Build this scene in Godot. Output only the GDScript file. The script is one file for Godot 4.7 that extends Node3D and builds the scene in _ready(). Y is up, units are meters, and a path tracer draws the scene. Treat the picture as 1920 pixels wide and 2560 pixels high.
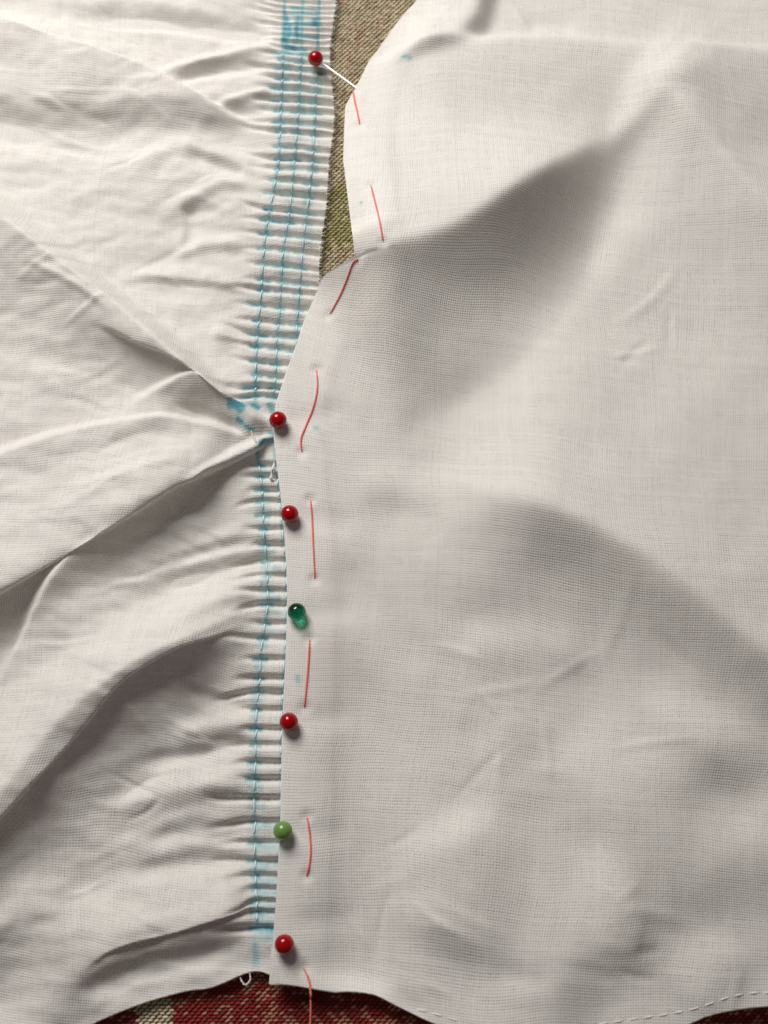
extends Node3D
# A pinned seam in white cotton: a gathered panel with blue chalk lines on the left, a folded flap with
# red tacking stitches on the right, seven glass-headed pins, all lying on a coarse woven table cover.
# Lengths are worked out in millimetres on the table top (x to the right, z towards the viewer) and
# turned into metres when a mesh is made.

const MM := 0.001
const TILT := 15.0        # camera leans back from straight down
const DIST := 190.0       # mm from the middle of the work
const FOV := 45.6

var rng := RandomNumberGenerator.new()
var wob := FastNoiseLite.new()
var M := {}
var gathered: Sheet
var flap: Sheet


# ------------------------------------------------------------------ where things lie
# A spot seen at picture position (u, v) of a 1920 x 2560 photograph, h mm above the table -> (x, z) in mm
func at(u: float, v: float, h := 0.0) -> Vector2:
	var th := deg_to_rad(TILT)
	var t := tan(deg_to_rad(FOV) / 2.0)
	var f := Vector3(0, -cos(th), -sin(th))
	var up := Vector3(0, sin(th), -cos(th))
	var d := f + Vector3.RIGHT * ((u - 960.0) / 1280.0 * t) + up * ((1280.0 - v) / 1280.0 * t)
	var c := -f * DIST
	var k := (h - c.y) / d.y
	return Vector2(c.x + d.x * k, c.z + d.z * k)


func line(pts: Array, h := 0.0) -> PackedVector2Array:
	var out := PackedVector2Array()
	for p in pts:
		out.append(at(p[0], p[1], h))
	return out


func smooth_line(p: PackedVector2Array, n := 5) -> PackedVector2Array:
	var out := PackedVector2Array()
	for i in p.size() - 1:
		for k in n:
			out.append(p[i].cubic_interpolate(p[i + 1], p[maxi(i - 1, 0)], p[mini(i + 2, p.size() - 1)], float(k) / n))
	out.append(p[p.size() - 1])
	return out


# a cloth lying as a height field on a grid over the table, with a dye field on the same grid
class Sheet:
	var x0: float
	var z0: float
	var nx: int
	var nz: int
	var c: float
	var H: PackedFloat32Array
	var K: PackedFloat32Array
	var X: PackedFloat32Array      # how far the cloth is pushed sideways, where a fold laps over
	var Z: PackedFloat32Array

	func _init(ax: float, az: float, bx: float, bz: float, cell: float):
		x0 = ax
		z0 = az
		c = cell
		nx = int((bx - ax) / c) + 2
		nz = int((bz - az) / c) + 2
		H.resize(nx * nz)
		K.resize(nx * nz)
		X.resize(nx * nz)
		Z.resize(nx * nz)

	# a fold: height h along the line, falling to nothing within wa mm on one side (above a line drawn
	# rightwards) and wb mm on the other; t0 and t1: shares of the length over which the ends die out;
	# grow: widths at the end of the line over widths at its start; sharp: 0 round crest, 1 crease
	func fold(p: PackedVector2Array, h: float, wa: float, wb: float, t0 := 0.25, t1 := 0.25, grow := 1.0, sharp := 0.0, dye := false, grow_a := -1.0) -> void:
		var n := p.size()
		var cum := PackedFloat32Array([0.0])
		var lo := p[0]
		var hi := p[0]
		for i in range(1, n):
			cum.append(cum[i - 1] + p[i].distance_to(p[i - 1]))
			lo = lo.min(p[i])
			hi = hi.max(p[i])
		var total := cum[n - 1]
		var w := maxf(wa, wb) * maxf(1.0, grow)
		var i0 := maxi(0, int((lo.x - w - x0) / c))
		var i1 := mini(nx - 1, int((hi.x + w - x0) / c) + 1)
		var j0 := maxi(0, int((lo.y - w - z0) / c))
		var j1 := mini(nz - 1, int((hi.y + w - z0) / c) + 1)
		for j in range(j0, j1 + 1):
			var z := z0 + j * c
			for i in range(i0, i1 + 1):
				var x := x0 + i * c
				var best := 1e9
				var side := 0.0
				var s := 0.0
				for k in n - 1:
					var a := p[k]
					var ex := p[k + 1].x - a.x
					var ez := p[k + 1].y - a.y
					var qx := x - a.x
					var qz := z - a.y
					var t := clampf((qx * ex + qz * ez) / (ex * ex + ez * ez + 1e-9), 0.0, 1.0)
					var rx := qx - ex * t
					var rz := qz - ez * t
					var d := rx * rx + rz * rz
					if d < best:
						best = d
						side = ex * qz - ez * qx
						s = cum[k] + t * (cum[k + 1] - cum[k])
				var q := s / total
				var wide := wb * lerpf(1.0, grow, q) if side > 0.0 else wa * lerpf(1.0, grow_a if grow_a >= 0.0 else grow, q)
				var r := sqrt(best) / wide
				if r >= 1.0:
					continue
				var f := 1.0 - r * r * (3.0 - 2.0 * r)
				if sharp > 1.0:
					f = pow(1.0 - r, 1.4)
				elif sharp > 0.0:
					f = lerpf(f, (1.0 - r) * (1.0 - r), sharp)
				if t0 > 0.0:
					f *= smoothstep(0.0, t0, q)
				if t1 > 0.0:
					f *= smoothstep(0.0, t1, 1.0 - q)
				if dye:
					K[j * nx + i] = maxf(K[j * nx + i], h * f)
				else:
					H[j * nx + i] += h * f

	# a fold that laps over: its crest rises by h and is pushed out over what lies below it
	func lap(p: PackedVector2Array, h: float, out: float, wa: float, wb: float, t0 := 0.15, t1 := 0.2) -> void:
		fold(p, h, wa, wb, t0, t1)
		var n := p.size()
		var total := 0.0
		var cum := PackedFloat32Array([0.0])
		for i in range(1, n):
			total += p[i].distance_to(p[i - 1])
			cum.append(total)
		for j in nz:
			var z := z0 + j * c
			for i in nx:
				var q := Vector2(x0 + i * c, z)
				var best := 1e9
				var at_ := Vector2()
				var k_ := 0
				for k in n - 1:
					var e := p[k + 1] - p[k]
					var t := clampf((q - p[k]).dot(e) / e.length_squared(), 0.0, 1.0)
					var d := q.distance_squared_to(p[k] + e * t)
					if d < best:
						best = d
						at_ = p[k] + e * t
						k_ = k
				if best > wa * wa and best > wb * wb:
					continue
				var e := (p[k_ + 1] - p[k_]).normalized()
				var nrm := Vector2(-e.y, e.x)
				var r := sqrt(best) / (wb if nrm.dot(q - at_) > 0.0 else wa)
				if r >= 1.0:
					continue
				var s := (cum[k_] + at_.distance_to(p[k_])) / total
				var f := (1.0 - r * r * (3.0 - 2.0 * r)) * out
				if t0 > 0.0:
					f *= smoothstep(0.0, t0, s)
				if t1 > 0.0:
					f *= smoothstep(0.0, t1, 1.0 - s)
				X[j * nx + i] += nrm.x * f
				Z[j * nx + i] += nrm.y * f

	func soften(times: int) -> void:
		for pass_ in times:
			var G := H.duplicate()
			for j in range(1, nz - 1):
				for i in range(1, nx - 1):
					var k := j * nx + i
					G[k] = H[k] * 0.36 + (H[k - 1] + H[k + 1] + H[k - nx] + H[k + nx]) * 0.16
			H = G

	func rough(noise: FastNoiseLite, amount: float, fx := 1.0, fz := 1.0, off := 0.0) -> void:
		for j in nz:
			for i in nx:
				H[j * nx + i] += amount * noise.get_noise_2d((x0 + i * c) * fx + off, (z0 + j * c) * fz + off)

	func read(A: PackedFloat32Array, x: float, z: float) -> float:
		var fx := clampf((x - x0) / c, 0.0, nx - 1.001)
		var fz := clampf((z - z0) / c, 0.0, nz - 1.001)
		var i := int(fx)
		var j := int(fz)
		fx -= i
		fz -= j
		var k := j * nx + i
		return lerpf(lerpf(A[k], A[k + 1], fx), lerpf(A[k + nx], A[k + nx + 1], fx), fz)

	func height(x: float, z: float) -> float:
		return read(H, x, z)


# a point on a cloth at picture position (u, v), lifted by some mm
func on_cloth(s: Sheet, u: float, v: float, lift := 0.0) -> Vector3:
	var h := 1.0
	var p := Vector2()
	for k in 6:
		p = at(u, v, h + lift)
		h = lerpf(h, s.height(p.x, p.y), 0.8)
	return Vector3(p.x, h + lift, p.y)


# an edge of a cloth through picture positions, at the height the cloth has there
func edge_on(s: Sheet, pts: Array, down: bool) -> PackedVector2Array:
	var out := PackedVector2Array()
	for q in pts:
		var w := on_cloth(s, q[0], q[1])
		var p := Vector2(w.x, w.z)
		if out.size():
			var last := out[out.size() - 1]
			if down:
				p.y = maxf(p.y, last.y + 0.06 + 0.06 * absf(p.x - last.x))
			else:
				p.x = maxf(p.x, last.x + 0.06)
		out.append(p)
	return out


# x of a line that runs down the table, at z
func x_at(p: PackedVector2Array, z: float) -> float:
	if z <= p[0].y:
		return p[0].x
	for i in p.size() - 1:
		if z <= p[i + 1].y:
			return lerpf(p[i].x, p[i + 1].x, (z - p[i].y) / maxf(p[i + 1].y - p[i].y, 1e-4))
	return p[p.size() - 1].x


func z_at(p: PackedVector2Array, x: float) -> float:
	if x <= p[0].x:
		return p[0].y
	for i in p.size() - 1:
		if x <= p[i + 1].x:
			return lerpf(p[i].y, p[i + 1].y, (x - p[i].x) / maxf(p[i + 1].x - p[i].x, 1e-4))
	return p[p.size() - 1].y


# ------------------------------------------------------------------ meshes
func grid_mesh(nu: int, nv: int, P: PackedVector3Array, C := PackedColorArray(), tile := 35.5, bias := Vector2.ZERO, grain := -0.06) -> ArrayMesh:
	# texture coordinates follow the cloth: lengths measured along its threads
	var UV := PackedVector2Array()
	var N := PackedVector3Array()
	UV.resize(nu * nv)
	N.resize(nu * nv)
	for j in nv:
		var s := 0.0
		for i in nu:
			var k := j * nu + i
			if i > 0:
				s += P[k].distance_to(P[k - 1])
			UV[k].x = s
		var want := absf(P[j * nu + nu - 1].x - P[j * nu].x) * 1.04
		for i in nu:
			UV[j * nu + i].x = P[j * nu].x + UV[j * nu + i].x * (want / s)
	for i in nu:
		var s := 0.0
		for j in nv:
			var k := j * nu + i
			if j > 0:
				s += P[k].distance_to(P[k - nu])
			UV[k].y = s
		var want := absf(P[(nv - 1) * nu + i].z - P[i].z) * 1.04
		for j in nv:
			UV[j * nu + i].y = UV[j * nu + i].y * (want / s)
	even(UV, nu, nv, P)
	for k in nu * nv:
		var w := Vector2(wob.get_noise_2d(P[k].x * 0.35, P[k].z * 0.35), wob.get_noise_2d(P[k].x * 0.35 + 50.0, P[k].z * 0.35 + 80.0)) * 3.0
		UV[k] = (UV[k].rotated(grain) + w) / tile + bias
	for j in nv:
		for i in nu:
			var a := P[j * nu + mini(i + 1, nu - 1)] - P[j * nu + maxi(i - 1, 0)]
			var b := P[mini(j + 1, nv - 1) * nu + i] - P[maxi(j - 1, 0) * nu + i]
			N[j * nu + i] = b.cross(a).normalized()
	var I := PackedInt32Array()
	I.resize((nu - 1) * (nv - 1) * 6)
	var at_ := 0
	for j in nv - 1:
		for i in nu - 1:
			var k := j * nu + i
			I[at_] = k
			I[at_ + 1] = k + 1
			I[at_ + 2] = k + nu + 1
			I[at_ + 3] = k
			I[at_ + 4] = k + nu + 1
			I[at_ + 5] = k + nu
			at_ += 6
	var V := PackedVector3Array()
	V.resize(P.size())
	for k in P.size():
		V[k] = P[k] * MM
	var arr := []
	arr.resize(Mesh.ARRAY_MAX)
	arr[Mesh.ARRAY_VERTEX] = V
	arr[Mesh.ARRAY_NORMAL] = N
	arr[Mesh.ARRAY_TEX_UV] = UV
	if C.size():
		arr[Mesh.ARRAY_COLOR] = C
	arr[Mesh.ARRAY_INDEX] = I
	var m := ArrayMesh.new()
	m.add_surface_from_arrays(Mesh.PRIMITIVE_TRIANGLES, arr)
	return m


# threads run smoothly: what differs from line to line is evened out across its neighbours
func even(UV: PackedVector2Array, nu: int, nv: int, P: PackedVector3Array) -> void:
	for pass_ in 2:
		for j in nv:
			var run := 0.0
			var src := PackedFloat32Array()
			for i in nu:
				src.append(UV[j * nu + i].y - P[j * nu + i].z)
			for i in nu:
				run = 0.0
				for k in [-24, -18, -12, -6, 0, 6, 12, 18, 24]:
					run += src[clampi(i + k, 0, nu - 1)]
				UV[j * nu + i].y = P[j * nu + i].z + run / 9.0
	for pass_ in 2:
		for i in nu:
			var run := 0.0
			var src := PackedFloat32Array()
			for j in nv:
				src.append(UV[j * nu + i].x - P[j * nu + i].x)
			for j in nv:
				run = 0.0
				for k in [-24, -18, -12, -6, 0, 6, 12, 18, 24]:
					run += src[clampi(j + k, 0, nv - 1)]
				UV[j * nu + i].x = P[j * nu + i].x + run / 9.0


func tube(st: SurfaceTool, p: PackedVector3Array, r: float, sides := 6, taper0 := 1.0, taper1 := 1.0) -> void:
	var n := p.size()
	var ring0 := PackedVector3Array()
	for i in n:
		var t := (p[mini(i + 1, n - 1)] - p[maxi(i - 1, 0)]).normalized()
		var a := t.cross(Vector3.UP if absf(t.y) < 0.9 else Vector3.RIGHT).normalized()
		var b := a.cross(t)
		var q := float(i) / maxf(n - 1, 1)
		var rr := r * minf(lerpf(taper0, 1.0, clampf(q * 5.0, 0, 1)), lerpf(taper1, 1.0, clampf((1.0 - q) * 5.0, 0, 1)))
		var ring := PackedVector3Array()
		for k in sides:
			var g := TAU * k / sides
			ring.append((p[i] + (a * cos(g) + b * sin(g)) * rr) * MM)
		if i > 0:
			for k in sides:
				var l := (k + 1) % sides
				for v in [ring0[k], ring[l], ring[k], ring0[k], ring0[l], ring[l]]:
					st.add_vertex(v)
		if i == 0 or i == n - 1:
			for k in range(1, sides - 1):
				for v in ([ring[0], ring[k + 1], ring[k]] if i == 0 else [ring[0], ring[k], ring[k + 1]]):
					st.add_vertex(v)
		ring0 = ring


func begin() -> SurfaceTool:
	var st := SurfaceTool.new()
	st.begin(Mesh.PRIMITIVE_TRIANGLES)
	st.set_smooth_group(0)
	return st


func finish(st: SurfaceTool) -> ArrayMesh:
	st.index()
	st.generate_normals()
	return st.commit()


func dense(p: PackedVector3Array, n: int) -> PackedVector3Array:
	var out := PackedVector3Array()
	for i in p.size() - 1:
		for k in n:
			out.append(p[i].cubic_interpolate(p[i + 1], p[maxi(i - 1, 0)], p[mini(i + 2, p.size() - 1)], float(k) / n))
	out.append(p[p.size() - 1])
	return out


# a two-ply twisted thread along p
func twisted(p: PackedVector3Array, r: float, pitch: float) -> ArrayMesh:
	var st := begin()
	for ply in 2:
		var q := PackedVector3Array()
		var s := 0.0
		for i in p.size():
			if i:
				s += p[i].distance_to(p[i - 1])
			var t := (p[mini(i + 1, p.size() - 1)] - p[maxi(i - 1, 0)]).normalized()
			var a := t.cross(Vector3.UP).normalized()
			var b := a.cross(t)
			var g := TAU * s / pitch + PI * ply
			q.append(p[i] + (a * cos(g) + b * sin(g)) * r * 0.48)
		tube(st, q, r * 0.62, 6, 0.5, 0.5)
	return finish(st)


func part(called: String, mesh: Mesh, mat: Material, parent: Node) -> MeshInstance3D:
	var o := MeshInstance3D.new()
	o.name = called
	o.mesh = mesh
	o.material_override = mat
	parent.add_child(o, true)
	return o


func thing(called: String, label: String, category: String, group := "", spot := Vector3.ZERO) -> Node3D:
	var o := Node3D.new()
	o.name = called
	add_child(o, true)
	o.position = spot * MM
	o.set_meta("label", label)
	o.set_meta("category", category)
	if group:
		o.set_meta("group", group)
	return o


# ------------------------------------------------------------------ materials
func weave_textures() -> Array:
	# a plain weave, 96 threads each way: colour with gaps between the threads as its alpha, and relief
	var n := 96
	var px := 8
	var size := n * px
	var wide_x := PackedFloat32Array()
	var wide_y := PackedFloat32Array()
	var off_x := PackedFloat32Array()
	var off_y := PackedFloat32Array()
	var tone_x := PackedFloat32Array()
	var tone_y := PackedFloat32Array()
	for i in n:
		wide_x.append(rng.randf_range(0.80, 0.90))
		wide_y.append(rng.randf_range(0.82, 0.94))
		off_x.append(rng.randf_range(-0.05, 0.05))
		off_y.append(rng.randf_range(-0.05, 0.05))
		tone_x.append(rng.randf_range(0.965, 1.0))
		tone_y.append(rng.randf_range(0.965, 1.0))
	var slub := FastNoiseLite.new()
	slub.seed = 5
	slub.frequency = 0.012
	var col := PackedByteArray()
	var hei := PackedByteArray()
	col.resize(size * size * 4)
	hei.resize(size * size)
	for y in size:
		var j := y / px
		var fy := (y % px + 0.5) / px - 0.5
		for x in size:
			var i := x / px
			var fx := (x % px + 0.5) / px - 0.5
			var over := 1.0 if (i + j) % 2 == 0 else -1.0
			var ax := absf(fx - off_x[i]) * 2.0 / (wide_x[i] * (1.0 + 0.3 * slub.get_noise_2d(i * 131.0, y * 0.6)))      # warp thread, runs along y
			var ay := absf(fy - off_y[j]) * 2.0 / (wide_y[j] * (1.0 + 0.3 * slub.get_noise_2d(x * 0.6, j * 131.0 + 900.0)))      # weft thread, runs along x
			var hw := -1.0
			var hf := -1.0
			if ax < 1.0:
				hw = sqrt(1.0 - ax * ax) * 0.5 + 0.5 * over * cos(PI * fy)
			if ay < 1.0:
				hf = sqrt(1.0 - ay * ay) * 0.5 - 0.5 * over * cos(PI * fx)
			var h := maxf(hw, hf)
			var k := y * size + x
			var gap := ax >= 1.0 and ay >= 1.0
			var tone := 0.9 if gap else (tone_x[i] if hw > hf else tone_y[j])
			hei[k] = int(clampf((h + 0.6) / 1.6, 0.0, 1.0) * 255.0)
			col[k * 4] = int(255.0 * tone)
			col[k * 4 + 1] = int(254.0 * tone)
			col[k * 4 + 2] = int(250.0 * tone)
			col[k * 4 + 3] = 80 if gap else 206
	return [ImageTexture.create_from_image(Image.create_from_data(size, size, false, Image.FORMAT_RGBA8, col)),
		ImageTexture.create_from_image(Image.create_from_data(size, size, false, Image.FORMAT_L8, hei))]


func mat(c: Color, rough := 0.9, spec := 0.3) -> StandardMaterial3D:
	var m := StandardMaterial3D.new()
	m.albedo_color = c
	m.roughness = rough
	m.metallic_specular = spec
	return m


func materials() -> void:
	var w := weave_textures()
	var cl := mat(Color(0.965, 0.96, 0.957), 0.95, 0.2)
	cl.albedo_texture = w[0]
	cl.vertex_color_use_as_albedo = true
	cl.transparency = BaseMaterial3D.TRANSPARENCY_ALPHA
	cl.heightmap_enabled = true
	cl.heightmap_texture = w[1]
	cl.heightmap_scale = 0.0085
	cl.backlight_enabled = true
	cl.backlight = Color(0.2, 0.2, 0.19)
	cl.cull_mode = BaseMaterial3D.CULL_DISABLED
	M.cotton = cl
	M.white_thread = mat(Color(0.86, 0.90, 0.92), 0.8)
	M.pale_thread = mat(Color(0.90, 0.90, 0.88), 0.8)
	M.red_thread = mat(Color(0.95, 0.53, 0.48), 0.7, 0.4)
	M.red_glass = mat(Color(0.60, 0.015, 0.03), 0.12, 0.5)
	M.leaf_glass = mat(Color(0.43, 0.58, 0.29), 0.16, 0.5)
	var gg := mat(Color(0.05, 0.66, 0.50, 0.0), 0.02, 0.5)
	gg.transparency = BaseMaterial3D.TRANSPARENCY_ALPHA
	gg.refraction_enabled = true
	gg.refraction_scale = 0.05
	M.clear_glass = gg
	var steel := mat(Color(0.90, 0.89, 0.87), 0.45)
	steel.metallic = 1.0
	M.steel = steel
	var yarn := mat(Color.WHITE, 0.9, 0.25)
	yarn.vertex_color_use_as_albedo = true
	M.yarn = yarn
	M.ground = mat(Color(0.42, 0.34, 0.26), 1.0, 0.1)


# ------------------------------------------------------------------ the table cover
func motif(x: float, z: float) -> Color:
	var beige := Color(0.60, 0.52, 0.37)
	var green := Color(0.42, 0.40, 0.19)
	var red := Color(0.27, 0.03, 0.03)
	var pink := Color(0.42, 0.17, 0.12)
	var e := wob.get_noise_2d(x * 4.0 + 300.0, z * 4.0) * 3.0
	var mixy := wob.get_noise_2d(x * 9.0, z * 9.0 + 90.0) + rng.randf_range(-0.25, 0.25)
	# blocks of the pattern: middle (picture position), half size in mm, colour
	for b in motif_blocks:
		var m: Vector2 = b[0]
		var r: Vector2 = b[1]
		var dx := absf(x - m.x) / r.x
		var dz := absf(z - m.y + e) / r.y
		if maxf(dx, dz) + 0.35 * minf(dx, dz) < 1.1:
			if b[2] == "red":
				return red if mixy > -0.18 else pink
			if b[2] == "rose":
				return pink if mixy > -0.05 else red
			if b[2] == "green":
				return green if mixy > -0.3 else beige
	return beige if mixy > -0.5 else beige.lerp(pink, 0.5)


var motif_blocks := []


func table_cover() -> void:
	for b in [[840, 545, 9, 5, "green"], [330, 60, 7, 6, "green"], [120, 2590, 12, 9, "red"], [545, 2500, 6, 16, "red"], [665, 2480, 4, 14, "rose"], [860, 2500, 10, 16, "red"], [1250, 2540, 18, 13, "red"], [1650, 2600, 14, 9, "rose"], [1900, 2560, 10, 12, "red"], [330, 1860, 15, 19, "red"], [1240, 1390, 8, 8, "rose"], [850, 2160, 7, 12, "red"], [1500, 1700, 9, 8, "rose"], [1750, 500, 10, 14, "rose"], [120, 1150, 9, 12, "rose"], [1560, 60, 8, 8, "green"], [330, 560, 8, 6, "green"], [1100, 800, 8, 8, "green"], [1620, 1050, 8, 9, "rose"], [1080, 1700, 8, 9, "green"]]:
		motif_blocks.append([at(b[0], b[1]), Vector2(b[2], b[3]), b[4]])
	var cover := Node3D.new()
	cover.name = "table_cover"
	cover.set_meta("kind", "structure")
	cover.set_meta("label", "coarse woven beige table cover with red and green pattern under the white cotton")
	add_child(cover)
	var base := PlaneMesh.new()
	base.size = Vector2(0.5, 0.5)
	part("backing", base, M.ground, cover)
	var ball := SphereMesh.new()
	ball.radius = 0.5
	ball.height = 1.0
	ball.radial_segments = 7
	ball.rings = 3
	var px := 0.84
	var pz := 0.45
	var x0 := -92.0
	var x1 := 92.0
	var z0 := -112.0
	var z1 := 96.0
	var nx := int((x1 - x0) / px)
	var nz := int((z1 - z0) / pz)
	var mm := MultiMesh.new()
	mm.transform_format = MultiMesh.TRANSFORM_3D
	mm.use_colors = true
	mm.mesh = ball
	mm.instance_count = nx * nz
	var k := 0
	for j in nz:
		for i in nx:
			var x := x0 + (i + 0.5 * (j % 2)) * px + rng.randf_range(-0.05, 0.05)
			var z := z0 + j * pz + rng.randf_range(-0.04, 0.04)
			var turn := deg_to_rad(14.0 + rng.randf_range(-14, 14))
			var b := Basis(Vector3.UP, turn) * Basis.from_scale(Vector3(0.88, 0.52, 0.46) * rng.randf_range(0.92, 1.08) * MM)
			mm.set_instance_transform(k, Transform3D(b, Vector3(x, 0.08 + rng.randf_range(-0.04, 0.04), z) * MM))
			var c := motif(x, z) * rng.randf_range(0.78, 1.15)
			mm.set_instance_color(k, Color(c.r, c.g, c.b))
			k += 1
	var yarns := MultiMeshInstance3D.new()
	yarns.name = "yarn"
	yarns.multimesh = mm
	yarns.material_override = M.yarn
	yarns.set_meta("kind", "stuff")
	cover.add_child(yarns, true)


# ------------------------------------------------------------------ gathered panel, on the left
var row_a: PackedVector2Array
var row_b: PackedVector2Array
var row_c: PackedVector2Array
var low_a: PackedVector2Array
var low_b: PackedVector2Array
var raw_edge: PackedVector2Array

const UPPER_VALLEYS := [134, 152, 172, 197, 222, 250, 277, 307, 329, 367, 394, 421, 452, 483, 523, 552, 587, 625, 662, 701, 724, 762, 801, 834, 867, 905, 940, 967, 990]
const LOWER_VALLEYS := [1161, 1190, 1224, 1253, 1287, 1321, 1361, 1401, 1439, 1477, 1511, 1557, 1595, 1647, 1694, 1730, 1772, 1821, 1861, 1905, 1946, 1995, 2053, 2105, 2151, 2189, 2221, 2253, 2279, 2319]


func f(s: Sheet, pts: Array, hab: float, h: float, wa: float, wb: float, t0 := 0.25, t1 := 0.25, grow := 1.0, sharp := 0.0, grow_a := -1.0) -> void:
	s.fold(smooth_line(line(pts, hab), 3), h, wa / 16.0, wb / 16.0, t0, t1, grow, sharp, false, grow_a)


func ink(s: Sheet, pts: Array, hab: float, amount: float, w: float) -> void:
	s.fold(line(pts, hab), amount, w / 16.0, w / 16.0, 0.12, 0.12, 1.0, 0.0, true)


func shape_gathered() -> void:
	gathered = Sheet.new(-84, -108, -8, 86, 0.25)
	var g := gathered
	g.H.fill(1.9)
	g.rough(wob, 0.8, 1.0, 1.6)
	g.rough(wob, 0.2, 3.5, 6.0, 40.0)
	# folds of the upper half
	f(g, [[-160, 20], [0, 58], [116, 98], [231, 133], [370, 179], [521, 260], [690, 326]], 2.5, 3.0, 16, 330, 0.0, 0.3)
	f(g, [[-160, 10], [60, 30], [200, 60], [330, 90], [450, 120]], 1, -0.8, 60, 60)
	f(g, [[150, 40], [400, 62], [560, 88], [690, 98]], 1, -1.8, 60, 38, 0.4, 0.1)
	f(g, [[370, 185], [480, 162], [600, 132], [690, 121]], 2, 1.1, 26, 24)
	f(g, [[420, 205], [560, 184], [690, 170]], 1, -1.1, 30, 30)
	f(g, [[520, 268], [620, 242], [690, 224]], 2, 0.8, 22, 22)
	f(g, [[500, 250], [600, 285], [700, 275]], 1, -0.6, 26, 26)
	f(g, [[-100, 300], [60, 322], [230, 335], [376, 330], [580, 335], [690, 324]], 1, -1.9, 80, 130, 0.1, 0.15)
	f(g, [[463, 388], [560, 425], [630, 446]], 1, -1.1, 28, 45)
	f(g, [[300, 430], [430, 372], [540, 378], [640, 410]], 2, 0.7, 45, 45)
	f(g, [[360, 560], [480, 500], [560, 458], [650, 470]], 2, 0.9, 35, 30, 0.4)
	f(g, [[470, 520], [480, 580], [460, 640]], 1, -0.7, 40, 24)
	f(g, [[420, 640], [530, 610], [640, 620]], 2, 0.7, 30, 26)
	f(g, [[290, 690], [430, 694], [560, 712], [650, 735]], 2, 0.9, 50, 18)
	f(g, [[520, 830], [580, 850], [640, 870]], 2, 0.8, 35, 22)
	# the big roll that runs down to the seam
	f(g, [[-160, 440], [-20, 530], [75, 605], [190, 690], [290, 765], [400, 840], [500, 915], [600, 985], [660, 1020]], 5, 5.4, 105, 340, 0.0, 0.22, 0.25, 0.5)
	f(g, [[60, 655], [210, 735], [300, 805]], 4, 0.5, 16, 14)
	# seam lump with the blue blots
	f(g, [[300, 1022], [400, 985], [490, 960], [560, 990], [630, 1040], [690, 1068]], 3, 2.6, 36, 200, 0.25, 0.15, 0.6)
	f(g, [[430, 1020], [520, 1042], [620, 1090]], 2, -0.8, 14, 14)
	# the puffed fold below it
	f(g, [[-160, 1200], [0, 1135], [175, 1075], [335, 1048], [486, 1052], [640, 1094]], 5, 2.8, 50, 430, 0.0, 0.2, 0.16)
	f(g, [[-160, 1490], [0, 1440], [173, 1345], [347, 1240], [500, 1150], [610, 1098]], 4, 5.2, 330, 190, 0.0, 0.25, 0.25)
	f(g, [[180, 1230], [330, 1180], [480, 1130]], 5, 0.5, 22, 16)
	f(g, [[120, 1300], [280, 1215], [400, 1180]], 5, 0.4, 26, 18)
	f(g, [[450, 1214], [560, 1153], [640, 1112], [700, 1088]], 2, 1.3, 18, 12, 0.3, 0.1, 0.9)
	# folds that fan out below
	f(g, [[700, 1395], [520, 1436], [405, 1470], [290, 1530]], 1, -1.3, 42, 42, 0.1, 0.5)
	f(g, [[700, 1350], [520, 1380], [330, 1440]], 1, -0.7, 24, 24, 0.1, 0.5)
	f(g, [[-260, 2100], [-160, 1960], [-40, 1780], [40, 1650], [110, 1520], [195, 1405], [310, 1315], [420, 1275]], 3, 3.2, 36, 300, 0.0, 0.4)
	f(g, [[-130, 2130], [0, 1990], [100, 1860], [205, 1745], [330, 1645], [440, 1590], [560, 1540], [660, 1500]], 4, 6.2, 220, 340, 0.0, 0.25, 0.4, 0.5)
	f(g, [[360, 1590], [470, 1525], [560, 1490], [660, 1470]], 3, 0.9, 40, 30)
	f(g, [[440, 1715], [530, 1745], [640, 1774]], 1, -0.7, 22, 32)
	f(g, [[420, 1830], [540, 1818], [650, 1800]], 2, 0.7, 36, 30)
	f(g, [[330, 1905], [480, 1890], [560, 1868], [650, 1860]], 1, -0.8, 30, 30)
	f(g, [[260, 2040], [400, 1985], [520, 1960], [650, 1930]], 2, 1.0, 50, 50)
	f(g, [[360, 2110], [480, 2075], [570, 2085], [650, 2056]], 1, -0.8, 36, 36)
	f(g, [[300, 2190], [430, 2170], [540, 2155], [650, 2150]], 1, -0.7, 36, 36)
	f(g, [[40, 2640], [110, 2530], [165, 2450], [230, 2385], [330, 2338], [434, 2318], [550, 2284], [650, 2248]], 3, 2.3, 190, 130, 0.05, 0.12, 0.6)
	f(g, [[-140, 2420], [0, 2340], [120, 2270], [220, 2180]], 2, 2.2, 110, 130, 0.0, 0.4)
	f(g, [[180, 2500], [330, 2420], [480, 2395], [600, 2360]], 1, -0.8, 30, 44)
	g.soften(3)
	for q in [[330, 420, 270, 22], [300, 150, 250, 10], [250, 760, 200, 10], [300, 1180, 200, 12], [350, 1500, 220, 14], [400, 1950, 220, 16], [250, 2300, 200, 8]]:
		for k in int(q[3]):
			var m: Vector2 = Vector2(q[0], q[1]) + Vector2.from_angle(rng.randf_range(0, TAU)) * q[2] * sqrt(rng.randf())
			var to: Vector2 = (Vector2(690, lerpf(q[1], m.y, 0.7)) - m).normalized().rotated(rng.randf_range(-0.5, 0.5))
			var d: Vector2 = to * rng.randf_range(60, 150)
			var bend := Vector2(-d.y, d.x) * rng.randf_range(-0.25, 0.25)
			var w := rng.randf_range(8, 20)
			f(g, [[m.x - d.x, m.y - d.y], [m.x + bend.x, m.y + bend.y], [m.x + d.x, m.y + d.y]], 3, rng.randf_range(0.06, 0.22) * (1.0 if k % 2 else -1.0), w, w * 1.5, 0.4, 0.4)
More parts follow.
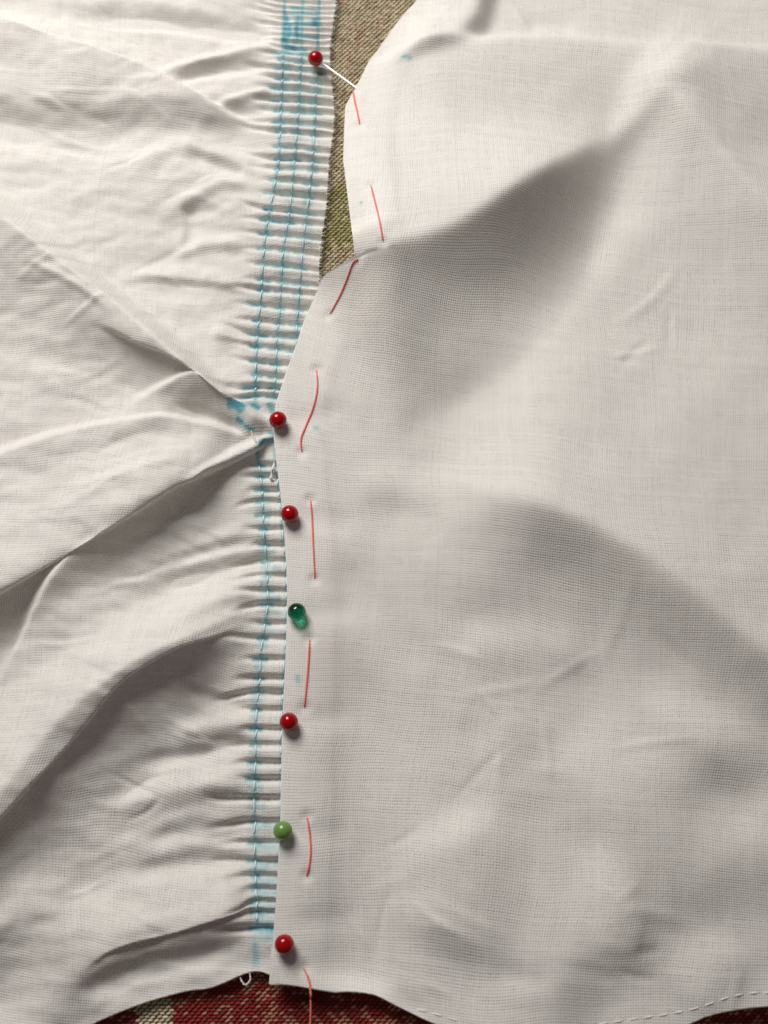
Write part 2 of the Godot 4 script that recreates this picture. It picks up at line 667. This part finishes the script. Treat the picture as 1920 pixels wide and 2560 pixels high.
	# the gathers: grooves across the stitched strip that fade out into the panel
	for k in UPPER_VALLEYS.size():
		var v: float = UPPER_VALLEYS[k]
		var p := at(680, v, 1.5)
		var xa := x_at(row_a, p.y)
		var reach := rng.randf_range(2.5, 9.0)
		var q := PackedVector2Array([Vector2(xa - reach, p.y + rng.randf_range(-2.0, 0.6)), Vector2(xa - 1.6, p.y - 0.1), Vector2(xa + 4.0, p.y + 0.35), Vector2(xa + 13, p.y + 1.5 + rng.randf_range(-0.3, 0.3))])
		g.fold(smooth_line(q, 3), -rng.randf_range(0.7, 1.1), 0.65, 0.85, 0.35, 0.03)
		q = PackedVector2Array([Vector2(xa - reach * 0.7, p.y + rng.randf_range(0.3, 1.2)), Vector2(xa - 1.0, p.y + 1.05), Vector2(xa + 12, p.y + 2.3)])
		g.fold(q, rng.randf_range(0.12, 0.4), 0.6, 0.9, 0.45, 0.1)
	for k in 9:
		var v := 4.0 + k * 14.5
		var p := at(690, v, 1.5)
		var xa := x_at(row_a, p.y)
		var q := PackedVector2Array([Vector2(xa - rng.randf_range(4, 9), p.y - 1.5), Vector2(xa - 1, p.y), Vector2(xa + 5, p.y + 0.4), Vector2(xa + 12, p.y + 0.2)])
		g.fold(smooth_line(q, 3), -rng.randf_range(0.7, 1.0), 0.55, 0.6, 0.4, 0.02)
	for k in LOWER_VALLEYS.size():
		var v: float = LOWER_VALLEYS[k]
		var p := at(650, v, 1.5)
		var xa := x_at(low_a, p.y)
		var reach := rng.randf_range(2.0, 8.0)
		var q := PackedVector2Array([Vector2(xa - reach, p.y + rng.randf_range(-0.4, 1.6)), Vector2(xa - 1.4, p.y), Vector2(xa + 3.0, p.y + 0.1), Vector2(xa + 9, p.y + rng.randf_range(-0.2, 0.4))])
		g.fold(smooth_line(q, 3), -rng.randf_range(0.75, 1.15), 0.65, 0.9, 0.35, 0.02)
	# where folds lap over what lies below them
	g.lap(smooth_line(line([[-160, 2190], [-60, 2090], [0, 2022], [98, 1910], [156, 1845], [203, 1790], [278, 1700], [359, 1640], [451, 1592], [544, 1562], [640, 1530]], 6.0), 3), 1.1, 1.8, 7.0, 1.7, 0.0, 0.2)
	g.lap(smooth_line(line([[-160, 1530], [0, 1462], [173, 1360], [300, 1282], [400, 1215], [500, 1150], [600, 1094]], 6.0), 3), 1.0, 1.6, 6.0, 1.6, 0.0, 0.2)
	g.lap(smooth_line(line([[210, 790], [278, 815], [359, 848], [428, 876], [509, 925], [567, 968], [640, 1000]], 5.0), 3), 1.2, 1.6, 5.0, 1.4, 0.4, 0.15)
	g.lap(smooth_line(line([[180, 2445], [260, 2368], [330, 2338], [434, 2312], [550, 2276], [640, 2240]], 4.0), 3), 0.6, 0.9, 5.0, 1.3, 0.3, 0.12)
	g.lap(smooth_line(line([[430, 1222], [500, 1186], [580, 1140], [660, 1096]], 3.5), 3), 0.8, 0.9, 1.6, 0.9, 0.25, 0.1)
	# blue marking-pen lines: a dash in every groove and along the rows of stitches
	for k in UPPER_VALLEYS.size():
		var v: float = UPPER_VALLEYS[k]
		var p := at(680, v, 1.5)
		for r in [[row_a, 1.0], [row_b, 0.75], [row_c, 0.8]]:
			var xr := x_at(r[0], p.y) + rng.randf_range(-0.4, 0.4)
			var dz := 0.1 + 0.115 * (xr - x_at(row_a, p.y))
			var w := rng.randf_range(1.0, 2.3)
			g.fold(PackedVector2Array([Vector2(xr - w, p.y + dz - 0.15), Vector2(xr + w * 0.8, p.y + dz + 0.2)]), rng.randf_range(0.55, 1.0) * r[1], 0.45, 0.45, 0.2, 0.2, 1.0, 0.0, true)
			if rng.randf() < 0.7:
				g.fold(PackedVector2Array([Vector2(xr - 0.9, p.y + dz + 1.2), Vector2(xr + 0.9, p.y + dz + 1.3)]), rng.randf_range(0.1, 0.3), 0.8, 0.8, 0.2, 0.2, 1.0, 0.0, true)
	for k in LOWER_VALLEYS.size():
		var v: float = LOWER_VALLEYS[k]
		var p := at(650, v, 1.5)
		var xr := x_at(low_a, p.y)
		var w := rng.randf_range(0.8, 1.7)
		g.fold(PackedVector2Array([Vector2(xr - w, p.y + 0.1), Vector2(xr + w * 0.8, p.y + 0.2)]), rng.randf_range(0.45, 0.8), 0.45, 0.5, 0.2, 0.2, 1.0, 0.0, true)
		g.fold(PackedVector2Array([Vector2(xr - 1.2, p.y + 1.3), Vector2(xr + rng.randf_range(0.6, 3.0), p.y + 1.4)]), rng.randf_range(0.12, 0.35), 0.7, 0.7, 0.2, 0.2, 1.0, 0.0, true)
		if k > 21:
			g.fold(PackedVector2Array([Vector2(xr, p.y + 0.6), Vector2(xr + 4.5, p.y + 0.7)]), 0.3, 0.6, 0.7, 0.1, 0.1, 1.0, 0.0, true)
	for r in [[row_a, 0.7], [row_b, 0.55], [row_c, 0.55], [low_a, 0.6], [low_b, 0.4]]:
		g.fold(r[0], r[1], 0.4, 0.4, 0.02, 0.02, 1.0, 0.0, true)
	# the bold marks at the top, the blots at the seam and the line down to the hem
	for b in [[[724, 52], [722, 96], 0.9, 11], [[741, 60], [744, 100], 1.0, 9], [[712, 62], [706, 110], 0.9, 10], [[786, 40], [792, 66], 0.9, 20], [[715, 20], [712, 130], 0.7, 16], [[745, 20], [738, 110], 0.6, 14], [[710, 84], [800, 90], 0.5, 9], [[712, 60], [800, 58], 0.5, 10], [[720, 10], [800, 24], 0.6, 9], [[712, 30], [800, 34], 0.5, 9], [[706, 108], [770, 122], 0.8, 10], [[700, 124], [760, 132], 0.6, 8], [[572, 1022], [622, 1024], 1.2, 24], [[590, 1008], [615, 1012], 0.9, 14], [[585, 1022], [610, 1046], 0.9, 12], [[592, 1056], [612, 1068], 1.0, 10], [[610, 1070], [640, 1084], 0.9, 9], [[628, 1010], [650, 1022], 0.9, 13], [[672, 1006], [682, 1030], 0.8, 12], [[668, 1080], [690, 1086], 0.7, 9], [[640, 1108], [690, 1100], 0.9, 9], [[645, 2318], [700, 2330], 0.7, 14], [[640, 2330], [637, 2425], 0.3, 14]]:
		ink(g, [b[0], b[1]], 2.2, b[2], b[3])
	var spots := FastNoiseLite.new()
	spots.seed = 9
	spots.frequency = 0.55
	for j in g.nz:
		for i in g.nx:
			var k := j * g.nx + i
			if g.K[k] > 0.0:
				g.K[k] = clampf(g.K[k] * (1.0 + 0.9 * spots.get_noise_2d(g.x0 + i * g.c, g.z0 + j * g.c)), 0.0, 1.25)


func dyed(k: float) -> Color:
	return Color(pow(0.16, k), pow(0.50, k), pow(0.66, k), 1.0)


func build_gathered() -> void:
	var t := thing("gathered_panel", "gathered white cotton panel with blue pen marks and rows of gathering stitches", "fabric")
	var nu := 262
	var nv := 690
	var P := PackedVector3Array()
	var C := PackedColorArray()
	P.resize(nu * nv)
	C.resize(nu * nv)
	var hem := smooth_line(edge_on(gathered, [[-260, 2620], [100, 2590], [185, 2582], [243, 2550], [347, 2508], [451, 2478], [521, 2467], [596, 2435], [637, 2427], [677, 2441], [760, 2470], [900, 2480]], false), 4)
	var top := -104.0
	for j in nv:
		for i in nu:
			var s := float(i) / (nu - 1)
			var q := float(j) / (nv - 1)
			s = 1.0 - pow(1.0 - s, 1.45)
			var xg := lerpf(-82.0, -12.5, s)
			var z := lerpf(top, z_at(hem, xg), q)
			var x := lerpf(-82.0, x_at(raw_edge, z) + 0.12 * wob.get_noise_1d(z * 60.0), s)
			var h := maxf(gathered.height(x, z), 0.55)
			P[j * nu + i] = Vector3(x + gathered.read(gathered.X, x, z), h, z + gathered.read(gathered.Z, x, z))
			C[j * nu + i] = dyed(gathered.read(gathered.K, x, z))
	part("cloth", grid_mesh(nu, nv, P, C), M.cotton, t)
	# hem turned under along the lower edge
	var mh := 16
	var Q := PackedVector3Array()
	var D := PackedColorArray()
	for j in mh:
		for i in nu:
			var e := P[(nv - 1) * nu + i]
			var a := float(j) / (mh - 1)
			var z := e.z - 6.0 * maxf(a - 0.25, 0.0)
			var h := gathered.height(e.x, z) - 0.3 * smoothstep(0.0, 0.3, a)
			if j < 5:
				var g := PI * j / 4.0
				z = e.z + 0.15 * sin(g)
				h = gathered.height(e.x, e.z) - 0.15 + 0.15 * cos(g)
			Q.append(Vector3(e.x, maxf(h, 0.3), z))
			D.append(Color.WHITE)
	part("turned_hem", grid_mesh(nu, mh, Q, D), M.cotton, t)
	# gathering stitches, short pale threads on the crests between the grooves
	for r in [[row_a, UPPER_VALLEYS, 4.0], [row_b, UPPER_VALLEYS, 4.0], [row_c, UPPER_VALLEYS, 4.0], [low_a, LOWER_VALLEYS, 2.0], [low_b, LOWER_VALLEYS, 2.0]]:
		var vs: Array = r[1]
		for k in vs.size() - 1:
			var za := at(670, vs[k], 1.5).y
			var zb := at(670, vs[k + 1], 1.5).y
			var xr := x_at(r[0], za)
			var line_ := low_a if vs == LOWER_VALLEYS else row_a
			var dz := 0.11 * (xr - x_at(line_, za)) if vs == UPPER_VALLEYS else 0.0
			var end: PackedVector2Array = r[0]
			if za < end[0].y or zb > end[end.size() - 1].y:
				continue
			var p := PackedVector3Array()
			var slant := rng.randf_range(-0.12, 0.12)
			var from := rng.randf_range(-0.08, 0.1)
			var to := rng.randf_range(0.55, 0.85)
			for i in 6:
				var a := lerpf(from, to, i / 5.0)
				var z := lerpf(za, zb, a) + dz
				var x := x_at(r[0], z) + slant * (a - 0.4) * 3.0
				p.append(Vector3(x, gathered.height(x, z) + 0.16 * sin(PI * i / 5.0) - 0.02, z))
			var st := begin()
			tube(st, p, 0.13, 6, 0.4, 0.4)
			part("gathering_stitch", finish(st), M.white_thread, t)
	# slack threads at the seam, the tail and the loop at the hem
	var ends := [
		[[[628, 1078], [634, 1092], [640, 1106]], 0.5, 0.14],
		[[[664, 1054], [672, 1046], [680, 1040]], 1.3, 0.13],
		[[[689, 1150], [686, 1160], [681, 1172], [680, 1184], [677, 1196]], 0.9, 0.2],
		[[[624, 2432], [626, 2448], [620, 2458], [612, 2462], [604, 2452], [601, 2444]], 0.3, 0.12],
	]
	for e in ends:
		var p := PackedVector3Array()
		for q in e[0]:
			p.append(on_cloth(gathered, q[0], q[1], e[1]))
		part("thread_tail", twisted(dense(p, 6), e[2], 0.9), M.pale_thread, t)
	var kn := begin()
	var kp := on_cloth(gathered, 678, 1196, 0.7)
	tube(kn, PackedVector3Array([kp + Vector3(-0.2, 0, -0.25), kp + Vector3(0.1, 0.1, 0), kp + Vector3(0, 0, 0.35)]), 0.3, 7, 0.5, 0.5)
	part("thread_knot", finish(kn), M.pale_thread, t)
	# frayed ends of the weft along the raw edge
	var fr := begin()
	for k in 260:
		var z := rng.randf_range(-100.0, -30.0)
		var x := x_at(raw_edge, z)
		var l := rng.randf_range(0.1, 0.65)
		var h := gathered.height(x, z)
		tube(fr, PackedVector3Array([Vector3(x - 0.2, h, z), Vector3(x + l * 0.5, h + rng.randf_range(-0.1, 0.15), z + rng.randf_range(-0.1, 0.1)), Vector3(x + l, h + rng.randf_range(-0.25, 0.2), z + rng.randf_range(-0.25, 0.25))]), 0.05, 4)
	var fray := part("frayed_edge", finish(fr), M.pale_thread, t)
	fray.set_meta("kind", "stuff")


# ------------------------------------------------------------------ flap, on the right
var flap_edge: PackedVector2Array
var flap_hem: PackedVector2Array

const FLAP_EDGE := [[1110, -140], [1060, -20], [1000, 50], [925, 152], [892, 217], [866, 266], [863, 330], [861, 400], [874, 504], [890, 640], [822, 668], [803, 701], [765, 795], [745, 857], [718, 930], [692, 1010], [686, 1080], [694, 1157], [706, 1250], [714, 1340], [719, 1420], [721, 1500], [717, 1640], [709, 1800], [706, 1930], [703, 2080], [694, 2240], [684, 2370], [676, 2459], [672, 2530]]
const FLAP_HEM := [[600, 2462], [677, 2460], [760, 2474], [800, 2480], [830, 2478], [900, 2486], [960, 2516], [1064, 2562], [1250, 2620], [1450, 2620], [1600, 2590], [1700, 2560], [1770, 2533], [1920, 2513], [2250, 2500]]


func shape_flap() -> void:
	flap = Sheet.new(-34, -110, 90, 88, 0.4)
	var g := flap
	g.rough(wob, 0.5, 0.8, 0.8, 700.0)
	g.rough(wob, 0.07, 4.0, 4.0, 900.0)
	for j in g.nz:
		for i in g.nx:
			var z := g.z0 + j * g.c
			var d := g.x0 + i * g.c - x_at(flap_edge, z)
			g.H[j * g.nx + i] = lerpf(g.H[j * g.nx + i], 0.0, smoothstep(9.0, 1.0, d)) + 3.5 + 0.3 * smoothstep(7.7, 6.9, d)
	# top: bulging edge, a crease running up and a long crest
	f(g, [[1215, -90], [1195, 20], [1180, 70], [1140, 108], [1060, 135], [960, 165]], 3, 3.4, 50, 150, 0.0, 0.3)
	f(g, [[900, 210], [1040, 156], [1157, 141], [1390, 128], [1620, 150], [1930, 156], [2150, 150]], 2.5, 3.4, 36, 330, 0.15, 0.0)
	f(g, [[1290, 95], [1360, 85], [1440, 100]], 1, -0.6, 40, 40)
	# the main fold: it rises from the upper left and drops steeply towards the lower right
	f(g, [[760, 690], [822, 668], [900, 643], [1042, 615], [1157, 572], [1273, 496], [1388, 402], [1505, 312], [1640, 226]], 11.5, 12.4, 720, 520, 0.22, 0.52, 0.12, 1.5, 0.75)
	f(g, [[780, 680], [822, 668], [900, 643], [1020, 618]], 3, 1.6, 14, 90, 0.05, 0.6)
	f(g, [[1560, 180], [1640, 224], [1740, 320], [1840, 440], [1940, 540], [2150, 720]], 8, 6.5, 380, 280, 0.15, 0.0, 1.0, 0.8)
	f(g, [[1650, 240], [1580, 400], [1490, 540], [1350, 650], [1180, 730], [1000, 780], [860, 830]], 2, -1.5, 100, 100, 0.05, 0.3, 2.6)
	# the lower folds
	f(g, [[1040, 1150], [1180, 1215], [1340, 1270], [1510, 1345], [1700, 1470], [1880, 1620], [2100, 1760]], 8, 8.3, 600, 300, 0.3, 0.0, 1.1, 1.3)
	f(g, [[1180, 1300], [1300, 1400], [1480, 1520], [1700, 1680], [1900, 1800], [2100, 1930]], 1, -1.2, 120, 160, 0.3, 0.0)
	f(g, [[1430, 2100], [1540, 2030], [1650, 1960], [1740, 1880], [1800, 1760]], 3, 2.2, 230, 190)
	f(g, [[1440, 2270], [1560, 2215], [1720, 2150], [1950, 2110]], 3, 1.5, 150, 170, 0.3, 0.0)
	f(g, [[1640, 2280], [1500, 2340], [1420, 2400], [1375, 2470], [1340, 2580]], 3, 1.9, 140, 240, 0.2, 0.0)
	f(g, [[1700, 2520], [1790, 2430], [1840, 2350]], 3, 0.8, 90, 90)
	f(g, [[1220, 2420], [1300, 2440], [1380, 2430]], 2, -0.5, 30, 40)
	f(g, [[860, 1560], [890, 1780], [910, 1980], [925, 2150], [900, 2330], [870, 2480]], 1, -1.9, 170, 150, 0.25, 0.05)
	f(g, [[1110, 2020], [1190, 2200], [1120, 2420]], 2, 2.0, 150, 200)
	f(g, [[880, 1240], [1000, 1230], [1100, 1260]], 2, 0.6, 90, 60)
	f(g, [[830, 1380], [900, 1480], [990, 1600], [1080, 1700]], 1, -0.7, 80, 110)
	f(g, [[1060, 2538], [1010, 2500], [985, 2470]], 2, -0.9, 26, 26)
	f(g, [[1120, 1650], [1320, 1620], [1480, 1700]], 2, 0.7, 90, 90)
	f(g, [[1300, 1760], [1250, 1900], [1280, 2060]], 2, 0.6, 110, 80)
	# pulled places round pins and tacking stitches
	for q in [[775, 1050], [790, 1300], [790, 1540], [780, 1800], [775, 2080], [800, 2300]]:
		f(g, [[q[0] - 90, q[1] + rng.randf_range(-15, 15)], [q[0], q[1]], [q[0] + 110, q[1] + rng.randf_range(-30, 30)]], 2.5, -0.35, 40, 40)
	g.soften(14)
	# fine creases left from the iron and from handling
	for q in [[1380, 1700, 300, 16], [1050, 2280, 220, 10], [1650, 2400, 230, 12], [1500, 950, 350, 5], [1250, 60, 250, 6]]:
		for k in int(q[3]):
			var a := rng.randf_range(0.0, TAU)
			var m: Vector2 = Vector2(q[0], q[1]) + Vector2.from_angle(rng.randf_range(0, TAU)) * q[2] * sqrt(rng.randf())
			var d := Vector2.from_angle(rng.randf_range(-0.9, 1.9)) * rng.randf_range(45, 150)
			var bend := Vector2(-d.y, d.x) * rng.randf_range(-0.2, 0.2)
			var w := rng.randf_range(11, 26)
			f(g, [[m.x - d.x, m.y - d.y], [m.x + bend.x, m.y + bend.y], [m.x + d.x, m.y + d.y]], 3, rng.randf_range(0.08, 0.2) * (1.0 if a > 2.0 else -1.0), w, w * 1.4, 0.4, 0.4)
	for b in [[[1000, 180], [1028, 186], 0.8, 6], [[903, 575], [906, 580], 0.8, 8], [[786, 1075], [800, 1076], 0.7, 6], [[746, 1690], [745, 1708], 0.45, 9], [[690, 2464], [740, 2472], 0.5, 8], [[740, 2475], [860, 2482], 0.3, 7]]:
		ink(g, [b[0], b[1]], 2.5, b[2], b[3])


func build_flap() -> void:
	var t := thing("folded_flap", "flat white cotton flap with turned-under edge and red tacking stitches", "fabric")
	# where the red tacking stitches run; the cloth is drawn in where each goes through
	var runs := [
		[[882, 226], [886, 250], [893, 280], [899, 311]],
		[[927, 463], [935, 495], [947, 545], [958, 604]],
		[[896, 648], [882, 658], [866, 700], [850, 738], [824, 786]],
		[[791, 923], [793, 970], [782, 1020], [764, 1065], [752, 1098], [755, 1131]],
		[[776, 1248], [780, 1300], [783, 1370], [787, 1448]],
		[[774, 1596], [771, 1650], [766, 1710], [760, 1770]],
		[[767, 2040], [774, 2085], [776, 2130], [772, 2165], [766, 2191]],
		[[759, 2420], [772, 2450], [777, 2490], [776, 2560], [772, 2640]],
	]
	for r in runs:
		for e in [r[0], r[r.size() - 1]]:
			if e[1] < 2600:
				var c := on_cloth(flap, e[0], e[1])
				flap.fold(PackedVector2Array([Vector2(c.x - 0.1, c.z), Vector2(c.x + 0.1, c.z)]), -0.3, 1.3, 1.3, 0.0, 0.0)
	var nu := 262
	var nv := 500
	var P := PackedVector3Array()
	var C := PackedColorArray()
	P.resize(nu * nv)
	C.resize(nu * nv)
	var calm := PackedFloat32Array()      # the edge without its kinks, for threads further in
	for j in nv:
		var z := lerpf(-106.0, flap_hem[0].y, float(j) / (nv - 1))
		var sum := 0.0
		for k in range(-12, 13):
			sum += x_at(flap_edge, z + k * 1.2)
		calm.append(sum / 25.0)
	for j in nv:
		for i in nu:
			var s := pow(float(i) / (nu - 1), 1.15)
			var q := float(j) / (nv - 1)
			var xg := lerpf(-18.0, 86.0, s)
			var z := lerpf(-106.0, z_at(flap_hem, xg), q)
			var x := lerpf(calm[j], 86.0, s) + (x_at(flap_edge, z) - calm[j]) * pow(1.0 - s, 11.0)
			P[j * nu + i] = Vector3(x, maxf(flap.height(x, z), 0.5), z)
			C[j * nu + i] = dyed(flap.read(flap.K, x, z))
	part("cloth", grid_mesh(nu, nv, P, C, 35.5, Vector2(0.37, 0.11)), M.cotton, t)
	# the allowance turned under along the left edge
	var mu := 30
	var Q := PackedVector3Array()
	var D := PackedColorArray()
	for j in nv:
		for i in mu:
			var e := P[j * nu]
			var x := e.x
			var h := e.y
			if i < 6:
				var g := PI * i / 5.0
				x = e.x - 0.22 * sin(g)
				h = e.y - 0.2 + 0.2 * cos(g)
			else:
				x = e.x + 7.0 * (i - 5.0) / (mu - 6.0)
				h = flap.height(x, e.z) - 0.4
			Q.append(Vector3(x, maxf(h, 0.4), e.z))
			D.append(Color.WHITE)
	part("turned_edge", grid_mesh(mu, nv, Q, D, 35.5, Vector2(0.7, 0.3)), M.cotton, t)
	var mh := 20
	Q = PackedVector3Array()
	D = PackedColorArray()
	for j in mh:
		for i in nu:
			var e := P[(nv - 1) * nu + i]
			var z := e.z
			var h := e.y
			if j < 6:
				var g := PI * j / 5.0
				z = e.z + 0.17 * sin(g)
				h = e.y - 0.16 + 0.16 * cos(g)
			else:
				z = e.z - 5.0 * (j - 5.0) / (mh - 6.0)
				h = flap.height(e.x, z) - 0.32
			Q.append(Vector3(e.x, maxf(h, 0.4), z))
			D.append(Color.WHITE)
	part("turned_hem", grid_mesh(nu, mh, Q, D, 35.5, Vector2(0.2, 0.6)), M.cotton, t)
	# red tacking stitches
	for k in runs.size():
		var q := PackedVector2Array()
		for e in runs[k]:
			q.append(Vector2(e[0], e[1]))
		q = smooth_line(q, 9)
		var p := PackedVector3Array()
		for i in q.size():
			var a := float(i) / (q.size() - 1)
			var lift := 0.17 - 0.25 * smoothstep(0.06, 0.0, a)
			if k < 7:
				lift -= 0.25 * smoothstep(0.94, 1.0, a)
			if k == 7 and a > 0.5:
				var e := at(q[i].x, q[i].y, 2.8 - 3.6 * (a - 0.5))
				p.append(Vector3(e.x, 2.95 - 3.6 * (a - 0.5), e.y))
			else:
				p.append(on_cloth(flap, q[i].x, q[i].y, lift))
		var st := part("tacking_stitch" if k < 7 else "tacking_thread_tail", twisted(dense(p, 2), 0.15, 1.0), M.red_thread, t)
		if k == 7:
			st.set_meta("label", "loose end of the red tacking thread hanging over the hem")
	# machine stitches along the hem at the lower right
	var hs := smooth_line(line([[1040, 2520], [1110, 2538], [1180, 2560]], 2.0), 4)
	var hs2 := smooth_line(line([[1450, 2562], [1570, 2545], [1700, 2525], [1800, 2492], [1860, 2480], [1930, 2478], [2050, 2470]], 2.0), 4)
	for h in [hs, hs2]:
		var x: float = h[0].x
		while x < h[h.size() - 1].x - 2.0:
			var p := PackedVector3Array()
			for i in 4:
				var xx := x + 1.6 * i / 3.0
				var z := z_at(h, xx)
				p.append(Vector3(xx, flap.height(xx, z) + (0.05 if i in [1, 2] else -0.05), z))
			var st := begin()
			tube(st, p, 0.09, 6, 0.6, 0.6)
			part("hem_stitch", finish(st), M.pale_thread, t)
			x += 2.1


# ------------------------------------------------------------------ pins
func pin(label: String, head: Vector3, tip: Vector3, glass: Material, r := 1.36) -> void:
	var t := thing("dressmaking_pin", label, "pin", "round glass headed pins along the seam", head)
	var s := SphereMesh.new()
	s.radius = r * MM
	s.height = 2.0 * r * MM
	s.radial_segments = 48
	s.rings = 24
	part("head", s, glass, t)
	var d := (tip - head).normalized()
	var st := begin()
	var pts := PackedVector3Array()
	for i in 9:
		pts.append((tip - head) * (i / 8.0) + d * (r - 0.15) * (1.0 - i / 8.0))
	tube(st, pts, 0.2, 12, 1.0, 0.1)
	part("shaft", finish(st), M.steel, t)


func pins() -> void:
	var hp := on_cloth(gathered, 789, 147, 2.3)
	var ep := on_cloth(flap, 893, 218, -0.1)
	pin("red headed pin at the top with its bare steel shaft crossing the gap", hp, ep + (ep - hp) * 0.9 + Vector3(0, -0.8, 0), M.red_glass, 1.28)
	for q in [
		["red headed pin at the puckered seam where the two gathered halves meet", 695, 1050, "red"],
		["red headed pin beside the straight red stitch, just above the green glass pin", 724, 1285, "red"],
		["clear dark green glass headed pin on the flap edge", 742, 1530, "clear"],
		["red headed pin on the flap edge between the clear green and the opaque green pin", 722, 1805, "red"],
		["opaque light green headed pin near the lower end of the flap edge", 707, 2077, "leaf"],
		["red headed pin at the bottom corner of the flap, lowest of the row", 711, 2361, "red"],
	]:
		var h := on_cloth(flap, q[1], q[2], 1.32)
		var tip := h + Vector3(5.0, -17.0, 3.0)
		pin(q[0], h, tip, {"red": M.red_glass, "clear": M.clear_glass, "leaf": M.leaf_glass}[q[3]])


# ------------------------------------------------------------------ all of it
func _ready() -> void:
	rng.seed = 11
	wob.seed = 3
	wob.frequency = 0.045
	wob.fractal_octaves = 3
	# camera
	var cam := Camera3D.new()
	cam.name = "camera"
	add_child(cam)
	var th := deg_to_rad(TILT)
	cam.position = Vector3(0, cos(th), sin(th)) * DIST * MM
	cam.rotation = Vector3(-PI / 2.0 + th, 0, 0)
	cam.near = 0.01
	cam.far = 10.0
	cam.fov = FOV
	var look := CameraAttributesPhysical.new()
	look.frustum_focal_length = 24.0 / 2.0 / tan(deg_to_rad(FOV) / 2.0)
	look.frustum_focus_distance = 0.186
	look.exposure_aperture = 14.0
	look.frustum_near = 0.01
	look.frustum_far = 10.0
	cam.attributes = look
	cam.make_current()
	# the dim room and its lamp, above and behind the work to the left
	var env := Environment.new()
	env.background_mode = Environment.BG_COLOR
	env.background_color = Color(0.30, 0.277, 0.28)
	env.tonemap_mode = Environment.TONE_MAPPER_LINEAR
	env.tonemap_exposure = 1.0
	env.sdfgi_enabled = true
	env.ssao_enabled = true
	env.ssil_enabled = true
	var we := WorldEnvironment.new()
	we.name = "room_air"
	we.environment = env
	add_child(we)
	var lamp := AreaLight3D.new()
	lamp.name = "reading_lamp"
	lamp.area_size = Vector2(0.18, 0.18)
	lamp.light_color = Color(1.0, 0.983, 0.962)
	lamp.light_energy = 0.178
	lamp.area_range = 3.0
	lamp.shadow_enabled = true
	add_child(lamp)
	lamp.look_at_from_position(Vector3(-0.125, 0.28, -0.255), Vector3(0, 0, 0.0))
	materials()
	table_cover()
	row_a = smooth_line(line([[712, -60], [708, 150], [702, 290], [697, 400], [683, 490], [670, 558], [661, 629], [651, 764], [643, 847], [640, 985], [641, 1020]], 1.5), 4)
	row_b = smooth_line(line([[758, -60], [752, 160], [746, 290], [737, 400], [724, 535], [709, 635], [699, 774], [693, 847], [688, 960], [680, 1010]], 1.5), 4)
	row_c = smooth_line(line([[800, -60], [792, 180], [788, 290], [781, 417], [768, 535], [753, 670], [745, 774], [741, 847], [738, 900]], 1.5), 4)
	low_a = smooth_line(line([[640, 1110], [655, 1220], [658, 1300], [665, 1400], [671, 1480], [668, 1530], [657, 1600], [650, 1680], [642, 1760], [640, 1850], [637, 1950], [636, 2050], [637, 2150], [642, 2250], [645, 2325]], 1.5), 4)
	low_b = smooth_line(line([[684, 1110], [697, 1230], [706, 1320], [716, 1440], [717, 1540], [711, 1660], [704, 1800], [703, 1900], [702, 2000], [701, 2060], [697, 2160]], 1.5), 4)
	raw_edge = smooth_line(line([[846, -170], [840, 0], [826, 110], [826, 170], [836, 280], [830, 350], [823, 400], [817, 504], [801, 629], [797, 712], [788, 800], [782, 1000], [770, 1200], [780, 1500], [770, 1800], [765, 2100], [750, 2400], [745, 2520]], 1.5), 3)
	flap_edge = line(FLAP_EDGE, 3.5)
	shape_gathered()
	shape_flap()
	flap_edge = edge_on(flap, FLAP_EDGE, true)
	flap_hem = smooth_line(edge_on(flap, FLAP_HEM, false), 3)
	build_gathered()
	build_flap()
	pins()
